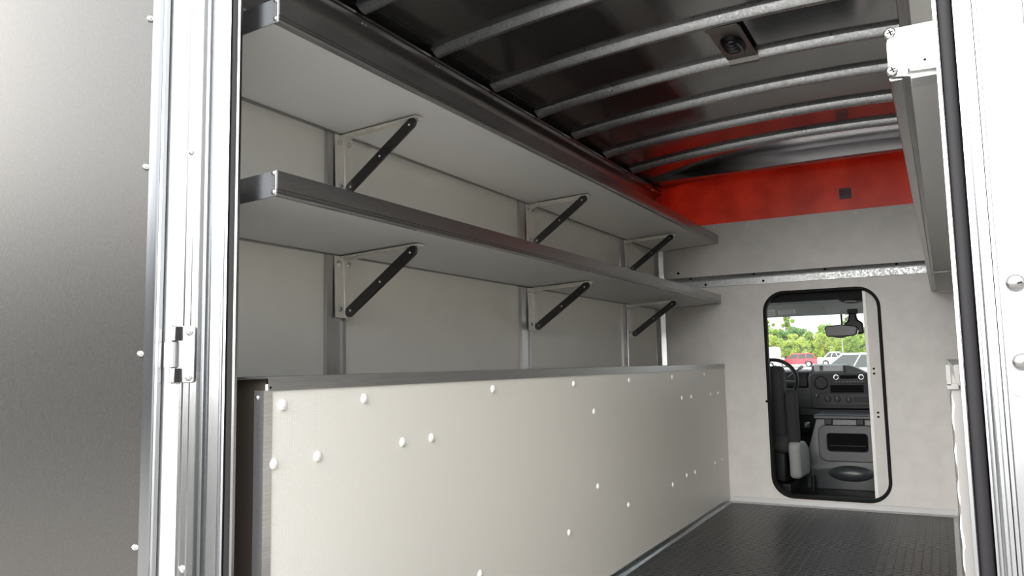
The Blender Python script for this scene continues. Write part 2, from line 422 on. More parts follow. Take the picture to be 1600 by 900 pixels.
ORD = ['nearest the rear doorway', 'second from the rear doorway', 'third from the rear doorway', 'just behind the dome lamp on the doorway side', 'with the dome lamp plate hooked under it', 'first beyond the dome lamp', 'third from the red panel', 'second from the red panel', 'right against the red panel']
b0 = None
for i, y in enumerate(BY):
    if b0 is None:
        b0 = make_bow().build('roof_bow', M['galv']); o = b0
    else:
        o = b0.copy(); C.objects.link(o)
    o.location = (0, y, 0)
    if i == len(BY)-1: o.data = make_header_bow()
    tag(o, 'arched galvanised roof bow ' + ORD[i], 'roof bow', 'roof bows')
for y in BY[1:]:
    for d in (-.008, .010):
        MB().dome((XL+.0605, y+d, 2.088), (1, 0, -.3), .005, .004, 10).build('rivet', M['zinc'], rl)

# dome lamp
dl = thing('dome_lamp', 'dark oval dome lamp on a folded metal plate between two roof bows', 'ceiling lamp', (-.66, 3.06, 2.19))
zt = roof_z(-.66)
mb = MB()
ya, yb = BY[3]-.006, BY[4]-.050
poly = [(ya, zt-.0015), (ya, zt-.004), (ya+.030, zt-.004), (ya+.033, zt+.006), (yb-.004, zt+.008), (yb, zt+.010), (yb+.001, zt+.0285), (yb+.006, zt+.0285), (yb+.0205, zt-.003), (yb+.046, zt-.003), (yb+.046, zt-.0012), (yb+.022, zt-.0012), (yb+.008, zt+.0298), (yb-.0005, zt+.0298), (yb-.002, zt+.011), (yb-.005, zt+.010), (ya+.031, zt+.008), (ya+.028, zt-.0015)]
mb.extX(poly, -.722, -.598)
mb.build('mounting_plate', M['plate'], dl)
def oval(rx, ry, z, n=28): return [(-.66+rx*math.copysign(abs(math.cos(2*PI*i/n))**.7, math.cos(2*PI*i/n)), 3.07+ry*math.copysign(abs(math.sin(2*PI*i/n))**.7, math.sin(2*PI*i/n)), z) for i in range(n)]
MB().rings([oval(.044, .085, zt+.010), oval(.044, .085, zt+.002), oval(.040, .080, zt-.006), oval(.034, .070, zt-.008)]).build('housing', M['black'], dl)
MB().rings([oval(.036, .072, zt-.004), oval(.034, .068, zt-.014), oval(.022, .048, zt-.020)]).build('lens', M['lens'], dl)
for k in (-.03, 0, .03): MB().box(-.68, -.64, 3.07+k-.003, 3.07+k+.003, zt-.0225, zt-.016).build('lens_rib', M['lens'], dl)

# ------------------------------------------------------------------ shelves
def shelf(x0, x1, z, label, side, y0=1.232, y1=YF-.004, cap_plate=False):
    """x0 aisle edge, x1 wall edge; z bottom of the front rail"""
    t = thing('wall_shelf', label, 'shelf', (x0, 3.2, z), 'long wall shelves')
    s = side                                    # +1: front rail faces +x
    W = abs(x1-x0)
    # board with fall towards the wall
    MB().extY([(x0-s*.014, z+.004), (x0-s*.014, z+.050), (x1, z+.026), (x1, z-.020)], y0+.004, y1).build('shelf_board', M['shelfboard'], t)
    pr = [(0, .057), (0, .016), (-.002, .0145), (-.002, .0125), (0, .011), (0, .0085), (-.002, .007), (-.002, .005), (0, .0035), (-.002, 0), (-.016, .0), (-.018, .0025), (-.026, .0030), (-.026, .0045), (-.014, .006), (-.014, .05), (-.034, .0485), (-.034, .051), (-.003, .0575)]
    MB().extY([(x0+s*a, z+b) for a, b in pr], y0, y1).build('front_rail', M['rail'], t)
    # edge strip at wall
    MB().extY([(x1, z-.020), (x1+s*.012, z-.0195), (x1+s*.012, z-.024), (x1, z-.0245)], y0+.004, y1).build('wall_edge', M['rail'], t)
    c = None if cap_plate else MB().extY([(x0-s*.002, z+.058), (x0-s*.002, z-.001), (x0-s*.03, z-.003), (x1, z-.022), (x1, z+.036)], y0-.003, y0).build('end_cap', M['brushed'], t, bevel=.0012)
    if not cap_plate:
        for zz in (z+.052, z+.008):
            mb = MB().dome((x0-s*.010, y0-.003, zz), (0, -1, 0), .0062, .004); mb.build('screw', M['zinc'], c)
    MB().extY([(x0-s*.002, z+.058), (x0-s*.002, z), (x1, z-.022), (x1, z+.036)], y1, y1+.003).build('end_cap', M['rail'], t)
    return t
XS = XL
shelf(XP, XL+.012, 1.305, 'lower long grey shelf with aluminium front rail on the left wall', 1)
shelf(XP, XL+.012, 1.711, 'upper long grey shelf with aluminium front rail on the left wall', 1)
rs = shelf(-.042, XR, 1.305, 'lower long grey shelf on the right wall, white steel plate on its end', -1, y0=1.187, cap_plate=True)
shelf(-.042, XR, 1.711, 'upper long grey shelf on the right wall, at the top right of the photo', -1)
pl = MB()
pl.prism([(-.041, 1.378), (-.041, 1.312), (-.038, 1.309), (-.018, 1.306), (-.0175, 1.317), (-.0155, 1.317), (-.0155, 1.313), (.30, 1.296), (.30, 1.378)], lambda p: (p[0], 1.180, p[1]), lambda p: (p[0], 1.184, p[1]))
pl.box(-.0145, .30, 1.181, 1.225, 1.302, 1.305)
plo = pl.build('end_plate', M['whitepaint'], rs, bevel=.001)
for zz in (1.371, 1.317):
    MB().lathe((-.0365, 1.180, zz), (0, -1, 0), [(0, .0085), (.002, .0085), (.005, .006), (.006, .002)], 16).build('screw', M['zinc'], plo)
    mb = MB()
    for a in (.35, .35+PI/2):
        d = Vector((math.cos(a), 0, math.sin(a)))*.004; c = Vector((-.0365, 1.1742, zz))
        mb.cyl(c-d, c+d, .0012, n=6)
    mb.build('screw_slot', M['hole'], plo)
MB().dome((.004, 1.180, 1.325), (0, -1, 0), .002, .001, 8).build('hole', M['hole'], plo)

# seam strip and bracket under the far end of the right lower shelf
MB().box(-.012, .30, 3.95, 3.97, 1.297, 1.302).build('joint_strip', M['frame'], rs)
# ------------------------------------------------------------------ folding brackets
def make_bracket():
    t = thing('shelf_bracket', 'x', 'shelf bracket', (0, 0, 0), 'folding shelf brackets')
    x0 = .006
    top = -.004
    # wall leg: folded channel with two flanges
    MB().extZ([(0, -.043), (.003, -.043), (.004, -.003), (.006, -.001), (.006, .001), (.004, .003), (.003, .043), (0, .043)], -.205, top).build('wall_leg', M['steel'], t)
    # arm under the shelf
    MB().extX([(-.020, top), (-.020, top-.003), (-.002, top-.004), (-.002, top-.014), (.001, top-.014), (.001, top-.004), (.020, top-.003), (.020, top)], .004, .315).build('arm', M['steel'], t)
    # brace: channel section bar with round ends
    a, b = Vector((.034, -.012, -.188)), Vector((.292, -.012, -.022))
    d = (b-a).normalized(); nrm = Vector((0, 1, 0)); up = d.cross(nrm)
    w_ = .0175
    R = []
    for off in (-.004, .004):
        ring = []
        for k in range(9): ang = PI/2 + PI*k/8; ring.append(a + d*math.cos(ang)*w_ + up*math.sin(ang)*w_ + nrm*off)
        for k in range(9): ang = -PI/2 + PI*k/8; ring.append(b + d*math.cos(ang)*w_ + up*math.sin(ang)*w_ + nrm*off)
        R.append(ring)
    br = MB().rings(R).build('brace', M['brace'], t, bevel=.0012)
    for q in (.02, .5, .97):
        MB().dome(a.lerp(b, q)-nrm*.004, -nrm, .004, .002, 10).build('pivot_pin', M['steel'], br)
    for y in (-.023, .023):
        for z in (-.028, -.176):
            MB().lathe((.003, y, z), (1, 0, 0), [(0, .010), (.002, .010), (.0025, .0075), (.007, .007), (.008, .004)], 12).build('bolt', M['zinc'], t)
    for x in (.06, .28):
        for y in (-.012, .012): MB().dome((x, y, top-.003), (0, 0, -1), .005, .004, 10).build('rivet', M['zinc'], t)
    return t
BRY = [1.930, 3.262, 4.575]
proto = make_bracket(); first = True
for lev, zz, in (('lower', 1.285), ('upper', 1.691)):
    for i, y in enumerate(BRY):
        o = proto if first else copy_tree(proto); first = False
        o.location = (XL+.0135, y, zz); o.rotation_euler = (0, math.radians(-2.3), 0)
        o['label'] = 'folding steel bracket with dark brace under the %s left shelf, %s' % (lev, ['nearest the doorway', 'the middle one of three', 'nearest the cab'][i])

# ------------------------------------------------------------------ partitions
RIV = [(1.253,.838),(1.529,.840),(2.165,.841),(2.790,.839),(3.407,.838),(4.055,.838),(4.690,.840),(2.985,.720),(1.364,.715),(1.229,.714),(1.686,.717),(1.820,.717),(3.002,.414),(3.345,.283),(2.713,.284),(2.070,.284),(4.213,.720),(4.399,.718),(4.817,.716),(5.004,.716),(3.994,.282),(4.249,.295),(4.412,.292),(4.850,.290),(5.024,.290)]
pt = thing('low_partition', 'low cream embossed partition with white rivets along the left of the aisle', 'partition', (XP, 3.2, 0))
MB().box(XP-.012, XP, 1.215, YF-.008, 0, .885).build('panel', M['weave'], pt)
cp = MB().extY([(XP+.003, .871), (XP+.003, .901), (XL+.013, .899), (XL+.013, .896), (XP-.001, .898), (XP-.001, .871)], 1.212, YF-.006).build('top_cap', M['cap'], pt)
MB().dome((XP+.003, 1.216, .878), (1, 0, 0), .003, .001, 8).build('hole', M['hole'], cp)
cpo = MB().extZ([(XP+.002, 1.198), (XP+.002, 1.222), (XP-.001, 1.222), (XP-.001, 1.201), (XP-.027, 1.201), (XP-.027, 1.198)], 0, .872).build('corner_post', M['brushed'], pt)
mb = MB().dome((XP-.018, 1.198, .857), (0, -1, 0), .0055, .004); mb.build('screw', M['zinc'], cpo)
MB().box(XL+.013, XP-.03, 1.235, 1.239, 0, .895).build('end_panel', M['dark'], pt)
rv = None
for y, z in RIV:
    if rv is None:
        mb = MB(); mb.lathe((0, 0, 0), (1, 0, 0), [(-.001, .0125), (.0015, .0125), (.004, .0105), (.0055, .007), (.0052, .0045), (.0065, .0035), (.007, .0005)], 18)
        rv = mb.build('rivet', M['plastic_white'], pt, world=False); o = rv
    else:
        o = rv.copy(); C.objects.link(o)
    o.location = Vector((XP, y, z)) - pt.location
# right side
pr_ = thing('low_partition', 'low partition along the right of the aisle, seen edge on behind the door frame', 'partition', (XQ, 3.2, 0))
MB().box(XQ, XQ+.012, 1.205, YF-.008, 0, .885).build('panel', M['weave'], pr_)
MB().box(XQ-.004, XR, 1.21, YF-.006, .887, .903).build('top_cap', M['brushed'], pr_)
ep = MB().box(XQ-.009, XQ+.055, 1.197, 1.203, 0, .874).build('corner_post', M['postpaint'], pr_, bevel=.001)
mb = MB().box(XQ-.014, XQ-.008, 1.193, 1.200, .877, .905).box(XQ-.004, XQ+.03, 1.194, 1.200, .877, .905).box(XQ-.014, XQ+.0, 1.193, 1.200, .872, .880)
mb.build('corner_clip', M['postpaint'], pr_, bevel=.0008)
MB().dome((XQ+.012, 1.197, .845), (0, -1, 0), .007, .005).build('screw', M['zinc'], ep)
pts = [(XQ-.0085+.0012*math.sin(i*1.7), 1.1985, .865-.865*i/70) for i in range(71)]
MB().tube(pts, [.0010+.0011*max(0, math.sin(i*.55)+math.sin(i*1.31))*.6 for i in range(71)], 6).build('sealant_bead', M['silicone'], pr_)

# ------------------------------------------------------------------ rear frame
fr = thing('wall_back', 'bright ribbed aluminium rear door frame framing the doorway', 'door frame', (XC, YR, 0), kind='structure')
ZT = 2.30
Lp = [-1.298, -1.310, -1.325, -1.336, -1.347, -1.3795, -1.394, -1.397, -1.416, -1.472, -1.512]
yr = YR
Lpoly = [(-1.37, yr+.05), (-1.36, yr+.012), (-1.308, yr+.009), (-1.2965, yr+.001), (-1.296, yr-.006), (-1.303, yr-.006), (-1.305, yr+.006), (-1.326, yr+.006), (-1.328, yr-.004), (-1.332, yr-.006), (-1.336, yr-.004), (-1.338, yr+.003), (-1.342, yr-.001), (-1.346, yr+.003), (-1.348, yr-.002),
         (-1.378, yr-.002), (-1.381, yr+.007), (-1.393, yr+.007), (-1.395, yr-.003), (-1.398, yr-.003), (-1.400, yr+.005), (-1.414, yr+.005), (-1.417, yr-.004), (-1.424, yr-.004), (-1.426, yr-.001), (-1.440, yr-.001), (-1.442, yr-.003), (-1.444, yr-.001), (-1.462, yr-.001), (-1.464, yr-.004), (-1.472, yr-.004), (-1.474, yr+.01), (-1.60, yr+.012), (-1.78, yr+.012), (-1.78, yr+.05)]
MB().extZ(Lpoly, -.1, ZT).build('left_jamb', M['frame'], fr)
MB().extZ([(-1.474, yr+.0095), (-1.474, yr-.003), (-1.539, yr+.0005), (-1.545, yr+.0095)], -.1, ZT).build('painted_strip', M['whitepaint'], fr)
MB().extZ([(-1.3055, yr+.0059), (-1.3055, yr-.001), (-1.312, yr-.005), (-1.320, yr-.005), (-1.3255, yr-.001), (-1.3255, yr+.0059)], -.1, ZT).build('door_seal', M['seal'], fr, bevel=.002)
Rpoly = [(.0165, yr+.05), (.0165, yr-.006), (.0205, yr-.006), (.0215, yr+.008), (.0385, yr+.008), (.040, yr-.004), (.0425, yr-.0045), (.0438, yr-.0030), (.0452, yr-.0042), (.0470, yr-.0045), (.0480, yr-.0025), (.0498, yr-.0018), (.0512, yr-.0042), (.0545, yr-.0045), (.0562, yr-.0030), (.0603, yr-.0032), (.0610, yr-.0010), (.0618, yr-.0030), (.0655, yr-.0038), (.067, yr-.006), (.115, yr-.006), (.117, yr-.002), (.50, yr-.002), (.50, yr+.05)]
MB().extZ(Rpoly, -.1, ZT).build('right_jamb', M['frame'], fr)
MB().extZ([(.0217, yr+.0079), (.0217, yr-.002), (.026, yr-.005), (.034, yr-.005), (.0383, yr-.002), (.0383, yr+.0079)], -.1, ZT).build('door_seal', M['rubber'], fr, bevel=.002)
MB().box(-1.78, .50, yr+.0, yr+.05, 2.13, 2.34).build('header', M['frame'], fr)
MB().box(-1.78, .50, yr-.02, yr+.05, -.16, -.012).build('sill', M['frame'], fr)
for z in (1.41, .495, 2.2):
    MB().dome((-1.452, yr-.001, z), (0, -1, 0), .009, .006).build('bolt', M['zinc'], fr)
hp = MB().extY(rrect(.0675, .112, .865, 1.045, .012, 5), yr-.0095, yr-.006).build('hinge_strap', M['strap'], fr, bevel=.001)
for z in (1.005, .908):
    MB().lathe((.083, yr-.0095, z), (0, -1, 0), [(0, .0105), (.002, .0105), (.005, .0085), (.007, .005), (.0075, .001)], 20).build('carriage_bolt', M['hingesteel'], hp)

# left door leaf, swung open
HX, HY = -1.533, YR-.012
TH = math.radians(128)
leaf = thing('door_1', 'open rear door leaf with plain brushed metal inner skin at the left', 'door', (HX, HY, 0), kind='structure', rotz=-TH)
# local x runs along the leaf away from the hinge, local +y is its inner side
LW = .72
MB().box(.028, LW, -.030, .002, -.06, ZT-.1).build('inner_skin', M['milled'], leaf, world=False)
MB().extZ([(-.006, -.032), (-.006, .004), (.002, .0065), (.006, .0045), (.010, .0065), (.016, .0065), (.030, .0055), (.030, .002), (.030, -.032)], -.07, ZT-.09).build('edge_frame', M['frame'], leaf, world=False)
MB().box(0, LW, -.036, -.030, -.07, ZT-.09).build('outer_skin', M['whitepaint'], leaf, world=False)
for z in (1.73, 1.38, .957, .54):
    MB().lathe((.036, .002, z), (0, 1, 0), [(0, .0075), (.003, .0075), (.006, .006), (.008, .003), (.0085, .0005)], 14).build('rivet', M['zinc'], leaf, world=False)
# hinge
hg = thing('hinge', 'small stainless butt hinge on the left door jamb', 'hinge', (-1.48, yr, .953))
hy = yr-.004
MB().extY(rrect(-1.478, -1.420, .892, 1.016, .008, 5), hy-.004, hy).build('jamb_plate', M['hingesteel'], hg, bevel=.001)
kx, ky = -1.484, hy-.007
for z0, z1 in ((.892, .924), (.984, 1.016)):
    MB().cyl((kx, ky, z0), (kx, ky, z1), .0085, n=20).box(kx-.002, kx+.014, ky-.008, ky-.003+.008, z0, z1).build('knuckle', M['hingesteel'], hg, bevel=.001)
mb = MB().cyl((kx, ky, .926), (kx, ky, .982), .0085, n=20).box(kx-.030, kx, ky-.002, ky+.003, .926, .982)
mb.build('door_plate', M['post'], hg, bevel=.001)
MB().cyl((kx, ky, .890), (kx, ky, 1.018), .0045, n=12).build('hinge_pin', M['hole'], hg)
for z in (.905, 1.003):
    MB().lathe((-1.436, hy-.004, z), (0, -1, 0), [(0, .0095), (.002, .009), (.006, .006), (.007, .001)], 16).build('screw', M['zinc'], hg)

# ------------------------------------------------------------------ sliding cab door seen in the passage
sl = thing('door_2', 'grey sliding cab door half open behind the passage', 'door', (-.2, 5.26, .05), kind='structure')
MB().box(-.400, .33, 5.242, 5.268, .04, 1.40).build('door_panel', M['bulkhead'], sl)
MB().box(-.418, -.398, 5.238, 5.272, .04, 1.40).build('edge_strip', M['plastic_white'], sl, bevel=.002)
for X, Z in ((-.380, .855), (-.380, .825), (-.372, .588), (-.372, .562)):
    MB().dome((X, 5.242, Z), (0, -1, 0), .007, .003, 10).build('screw', M['hole'], sl)

# ------------------------------------------------------------------ cab
YB = 5.30
cb = thing('wall_cab', 'grey trimmed van cab interior shell beyond the passage', 'cab', (XC, 6.0, 0), kind='structure')
CX0, CX1 = -1.60, .32
MB().box(CX0, CX1, YB-.02, 6.95, -.06, .02).build('cab_floor', M['black'], cb)
MB().extX([(YB, 1.40), (5.75, 1.395), (6.08, 1.345), (6.16, 1.275), (6.22, 1.250), (6.26, 1.252), (6.26, 1.30), (6.1, 1.43), (YB, 1.46)], CX0, CX1).build('headliner', M['headliner'], cb)
MB().box(CX0, CX1, 6.845, 6.90, -.06, .79).build('firewall', M['black'], cb)
MB().box(CX0, CX1, YB-.015, YB+.01, 1.296, 1.45).build('rear_edge_trim', M['trimblack'], cb)
for x0, x1 in ((CX0-.04, CX0), (CX1, CX1+.04)):
    MB().extX([(YB, -.06), (6.95, -.06), (6.95, .86), (6.72, .87), (6.28, 1.29), (6.1, 1.42), (YB, 1.45), (YB, 1.25), (6.02, 1.22), (6.45, .82), (YB, .78)], x0, x1).build('door_pillar', M['headliner'], cb)
def pane(name, pts, nrm, label):
    nrm = Vector(nrm).normalized()*.004
    mb = MB().rings([[Vector(p) for p in pts], [Vector(p)+nrm for p in pts]])
    return struct(mb, name, M['glass'], label, 'window')
pane('window_1', [(CX0, 6.84, .80), (CX1, 6.84, .80), (CX1-.1, 6.24, 1.262), (CX0+.1, 6.24, 1.262)], (0, .57, .82), 'van windscreen glass beyond the dashboard')
# dashboard
da = thing('dashboard', 'charcoal dashboard with central control panel under the windscreen', 'dashboard', (XC, 6.5, .5))
MB().extX([(6.40, .780), (6.42, .797), (6.50, .803), (6.82, .795), (6.82, .30), (6.60, .34), (6.46, .46), (6.40, .56)], CX0+.01, CX1-.01).build('dash_body', M['dash2'], da, bevel=.01)
MB().extX([(6.385, .70), (6.40, .825), (6.46, .842), (6.60, .842), (6.60, .70)], -1.42, -.93).build('instrument_hood', M['black'], da, bevel=.02, seg=3)
MB().box(CX0+.012, -.905, 6.60, 6.81, .79, .838).build('dash_top', M['dash2'], da, bevel=.008)
cs = MB().extY(rrect(-.912, -.36, .545, .812, .03, 6), 6.335, 6.45).build('control_panel', M['dash'], da, bevel=.006)
MB().extY(rrect(-.875, -.36, .572, .660, .012, 4), 6.331, 6.336).build('climate_panel', M['black'], da, bevel=.002)
# screen slot above
ss = MB().extX([(6.40, .785), (6.405, .872), (6.55, .882), (6.6, .785)], -.905, -.665).build('display_hood', M['dash2'], da, bevel=.008)
MB().box(-.885, -.678, 6.394, 6.402, .826, .872).build('display_panel', M['dashsilver'], ss, bevel=.002)
mb = MB()
for z in (.832, .846, .860): mb.box(-.845, -.820, 6.390, 6.396, z, z+.010)
mb.build('display_button', M['black'], ss)
mb = MB().extY([(-.668, .79), (-.668, .872), (-.63, .870), (-.585, .852), (-.54, .826), (-.50, .804), (-.48, .79)], 6.405, 6.58); mb.build('dash_mound', M['dash2'], da, bevel=.01)
# round vent
v = MB().lathe((-.832, 6.338, .741), (0, -1, 0), [(-.004, .052), (.004, .052), (.008, .046), (.002, .042), (-.002, .040)], 28).build('air_vent', M['black'], da)
mb = MB()
for k in (-2, -1, 0, 1, 2):
    a = Vector((.030*math.sqrt(1-(k/3.)**2), 0, -.030*math.sqrt(1-(k/3.)**2))); c = Vector((-.832+k*.009, 6.336, .741+k*.009)); mb.cyl(c-a, c+a, .0022, n=6)
mb.build('vent_louvre', M['dash2'], v)
rd = MB().extY(rrect(-.748, -.520, .735, .806, .006, 3), 6.327, 6.34).build('radio', M['black'], da, bevel=.002)
for X in (-.722, -.548):
    MB().lathe((X, 6.327, .782), (0, -1, 0), [(0, .016), (.012, .014), (.013, .002)], 18).build('radio_knob', M['black'], rd)
    mb = MB(); mb.tube([(X+.016*math.cos(2*PI*i/20), 6.320, .782+.016*math.sin(2*PI*i/20)) for i in range(20)], .0035, 6, closed=True); mb.build('chrome_ring', M['chrome'], rd)
MB().box(-.695, -.575, 6.3255, 6.328, .770, .796).build('radio_screen', M['hole'], rd)
mb = MB()
for i in range(8): mb.box(-.735+i*.026, -.719+i*.026, 6.3245, 6.328, .744, .754)
mb.build('radio_button', M['dash2'], rd)
MB().box(-.768, -.536, 6.330, 6.338, .667, .722).build('storage_slot', M['hole'], da)
for X, Z, r in ((-.868, .640, .018), (-.792, .618, .024), (-.724, .618, .024), (-.645, .610, .022)):
    k = MB().lathe((X, 6.331, Z), (0, -1, 0), [(0, r), (.012, r*.85), (.013, r*.2)], 18).build('climate_knob', M['dash'], da)
    MB().box(X-.002, X+.002, 6.314, 6.319, Z, Z+r*.8).build('knob_mark', M['dashsilver'], k)
for X in (-.585, -.53, -.475):
    MB().box(X-.022, X+.022, 6.325, 6.332, .598, .632).build('switch_button', M['dash'], da, bevel=.002)
MB().box(-1.0, -.40, 6.37, 6.40, .49, .54).build('lower_trim', M['dash'], da, bevel=.006)
# column shifter
sh = thing('gear_lever', 'short pale gear lever on the steering column beside the dashboard', 'gear lever', (-.98, 6.12, .82))
MB().tube([(-1.03, 6.12, .79), (-.985, 6.10, .822), (-.93, 6.08, .862)], [.007, .007, .006], 8).build('stalk', M['dash2'], sh)
MB().tube([(-.95, 6.088, .850), (-.925, 6.078, .866), (-.918, 6.075, .870)], [.011, .013, .008], 10).build('handle', M['dashsilver'], sh)
# steering wheel
sw = thing('steering_wheel', 'black steering wheel seen over the driver seat', 'steering wheel', (-1.14, 5.98, .755))
tl = math.radians(62)          # plane tilt: 90 = upright
ax = Vector((0, -math.sin(tl), math.cos(tl))); e1 = Vector((1, 0, 0)); e2 = ax.cross(e1)*-1
e2 = Vector((0, math.cos(tl), math.sin(tl)))
cw = Vector(sw.location)
MB().tube([cw+(e1*math.cos(2*PI*i/40)+e2*math.sin(2*PI*i/40))*.19 for i in range(40)], .0145, 10, closed=True).build('rim', M['black'], sw)
hub = MB().lathe(cw-ax*.02, ax, [(0, .075), (.03, .078), (.042, .066), (.046, .02)], 24).build('hub', M['dash'], sw)
for a in (0, PI, -PI/2-.5, -PI/2+.5):
    d = e1*math.cos(a)+e2*math.sin(a)
    MB().tube([cw+d*.05, cw+d*.12-ax*.004, cw+d*.182], [.022, .016, .012], 8).build('spoke', M['dash2'], sw)
bd = []
for rr, hh in ((1, 0), (1, .004), (.8, .006)):
    bd.append([cw+ax*(.024+hh)+e1*(.062+math.cos(2*PI*i/20)*.030*rr)+e2*math.sin(2*PI*i/20)*.026*rr for i in range(20)])
MB().rings(bd).build('switch_pad', M['dashsilver'], hub)
MB().tube([cw-ax*.02, cw-ax*.40], [.04, .05], 12).build('column', M['black'], sw)
# driver seat
ds = thing('driver_seat', 'grey cloth driver seat with folded armrest, seen from behind in the passage', 'seat', (-1.17, 5.6, .02))
def soft(mb, name, m, par, bv, sub=0): return mb.build(name, m, par, bevel=bv, seg=4)
soft(MB().extX([(5.50, .33), (5.42, .60), (5.39, .80), (5.41, .87), (5.47, .885), (5.53, .85), (5.57, .60), (5.64, .40)], -1.42, -.945), 'backrest', M['seat'], ds, .045)
soft(MB().extX([(5.44, .30), (5.44, .42), (5.75, .42), (5.83, .43), (5.84, .34), (5.82, .28)], -1.42, -.925), 'cushion', M['seat'], ds, .04)
soft(MB().extX([(5.40, .62), (5.405, .705), (5.44, .725), (5.475, .69), (5.505, .40), (5.47, .345), (5.43, .37)], -.942, -.868), 'armrest', M['seat'], ds, .02)
soft(MB().extX([(5.42, .14), (5.40, .36), (5.44, .385), (5.70, .36), (5.82, .31), (5.83, .16), (5.78, .12)], -.938, -.866), 'side_shield', M['seatshield'], ds, .03)
MB().box(-1.40, -.96, 5.46, 5.84, .10, .31).build('seat_base', M['black'], ds, bevel=.02)
for x in (-1.38, -.99): MB().box(x, x+.05, 5.44, 5.84, .02, .10).build('seat_rail', M['black'], ds)
# engine cover
ec = thing('engine_cover', 'grey plastic engine cover console with storage bin between the cab seats', 'engine cover', (XC, 6.1, .02))
mb = MB()
def cov(y, inset, z0, z1, wb, wt):
    return [(XC-wb, y, z0), (XC-wb+.01, y, z0+.12), (XC-wt-.015, y, z1-.05), (XC-wt, y, z1), (XC+wt, y, z1), (XC+wt+.015, y, z1-.05), (XC+wb-.01, y, z0+.12), (XC+wb, y, z0)]
mb.rings([cov(5.862, 0, .02, .20, .25, .235), cov(5.868, 0, .02, .30, .262, .235), cov(5.90, 0, .02, .50, .272, .18), cov(6.36, 0, .02, .52, .30, .21)])
mb.build('cover_body', M['console'], ec, bevel=.02, seg=3)
ld = MB().box(-.835, -.445, 5.87, 6.30, .498, .528).build('lid', M['console'], ec, bevel=.008)
for X in (-.735, -.53): MB().box(X-.028, X+.022, 5.858, 5.90, .462, .504).build('lid_latch', M['black'], ld, bevel=.004)
fp = MB(); A_, B_ = rrect(-.748, -.492, .285, .402, .02, 6), rrect(-.806, -.430, .212, .462, .055, 6)
fp.rings([[(p[0], 5.835, p[1]) for p in A_], [(p[0], 5.835, p[1]) for p in B_], [(p[0], 5.872, p[1]) for p in B_], [(p[0], 5.872, p[1]) for p in A_]], closed=True)
fpo = fp.build('bin_panel', M['console'], ec, bevel=.006)
MB().box(-.752, -.488, 5.857, 5.861, .280, .406).build('bin_back', M['hole'], ec)
mb = MB().box(-.735, -.505, 5.846, 5.857, .318, .322); mb.build('bin_shelf', M['dash'], ec)
mb = MB(); mb.rings([[(XC+.03+.16*k*math.cos(2*PI*i/24), 5.865-h, .13+.06*k*math.sin(2*PI*i/24)) for i in range(24)] for k, h in ((1, -.02), (.85, .02), (.5, .04), (.15, .045))])
mb.build('knee_bulge', M['console'], ec)
MB().cyl((-.845, 5.775, .02), (-.845, 5.775, .12), .013, n=12).build('hold_down_strap', M['black'], ec)
kn = thing('hood_release', 'small bright release handle left of the engine cover', 'handle', (-.886, 5.9, .45))
MB().box(-.905, -.870, 5.90, 5.915, .435, .47).build('bracket', M['dash2'], kn, bevel=.004)
MB().tube([(-.893, 5.897, .452), (-.880, 5.89, .470), (-.866, 5.89, .470)], .006, 8).build('lever', M['dashsilver'], kn)
# visor
vi = thing('sun_visor', 'grey sun visor with two pale labels at the top of the windscreen', 'sun visor', (-.95, 6.06, 1.28))
poly = [(-1.40, 1.232), (-1.40, 1.330)] + [(-.80+.07*math.sin(a), 1.262+.070*math.cos(a)) for a in [i*PI/2/8 for i in range(9)]] + [(-.728, 1.25)]
MB().prism(poly, lambda p: (p[0], 6.045-(p[1]-1.23)*.6, p[1]), lambda p: (p[0], 6.065-(p[1]-1.23)*.6, p[1])).build('visor_panel', M['visor'], vi, bevel=.006)
for x0, x1, z0, z1 in ((-1.062, -.940, 1.258, 1.288), (-1.17, -1.085, 1.250, 1.295)):
    mb = MB().prism([(x0, z0), (x0, z1), (x1, z1+.004), (x1, z0+.004)], lambda p: (p[0], 6.0435-(p[1]-1.23)*.6, p[1]), lambda p: (p[0], 6.0455-(p[1]-1.23)*.6, p[1]))
    lb = mb.build('warning_label', M['visorlabel'], vi)
    mb = MB()
    for q in (.3, .55, .8):
        z = z0+(z1-z0)*q; mb.box(x0+.012, x1-.012, 6.0425-(z-1.23)*.6, 6.0440-(z-1.23)*.6, z, z+.0025)
    mb.build('label_print', M['dash2'], lb)
# rear-view mirror
mi = thing('rear_view_mirror', 'rear-view mirror hanging in front of the windscreen', 'mirror', (-.645, 6.12, 1.12))
def mpoly(k): return [(-.757-k, 1.148), (-.750, 1.162+k), (-.640, 1.170+k), (-.548, 1.158+k), (-.528+k, 1.142), (-.540, 1.096), (-.560, 1.084-k), (-.61, 1.081-k), (-.635, 1.072-k), (-.675, 1.072-k), (-.70, 1.081-k), (-.745, 1.084-k)]
MB().extY(mpoly(0), 6.105, 6.135).build('housing', M['black'], mi, bevel=.006)
MB().extY([(-.749, 1.146), (-.744, 1.156), (-.640, 1.163), (-.555, 1.152), (-.541, 1.140), (-.550, 1.102), (-.565, 1.092), (-.740, 1.091)], 6.1035, 6.106).build('mirror_glass', M['mirrorglass'], mi)
MB().tube([(-.545, 6.115, 1.145), (-.535, 6.13, 1.12), (-.540, 6.13, 1.10)], .006, 6).build('bezel_edge', M['chrome'], mi)
MB().tube([(-.640, 6.135, 1.13), (-.645, 6.20, 1.19), (-.650, 6.235, 1.262)], .007, 8).build('stem', M['black'], mi)
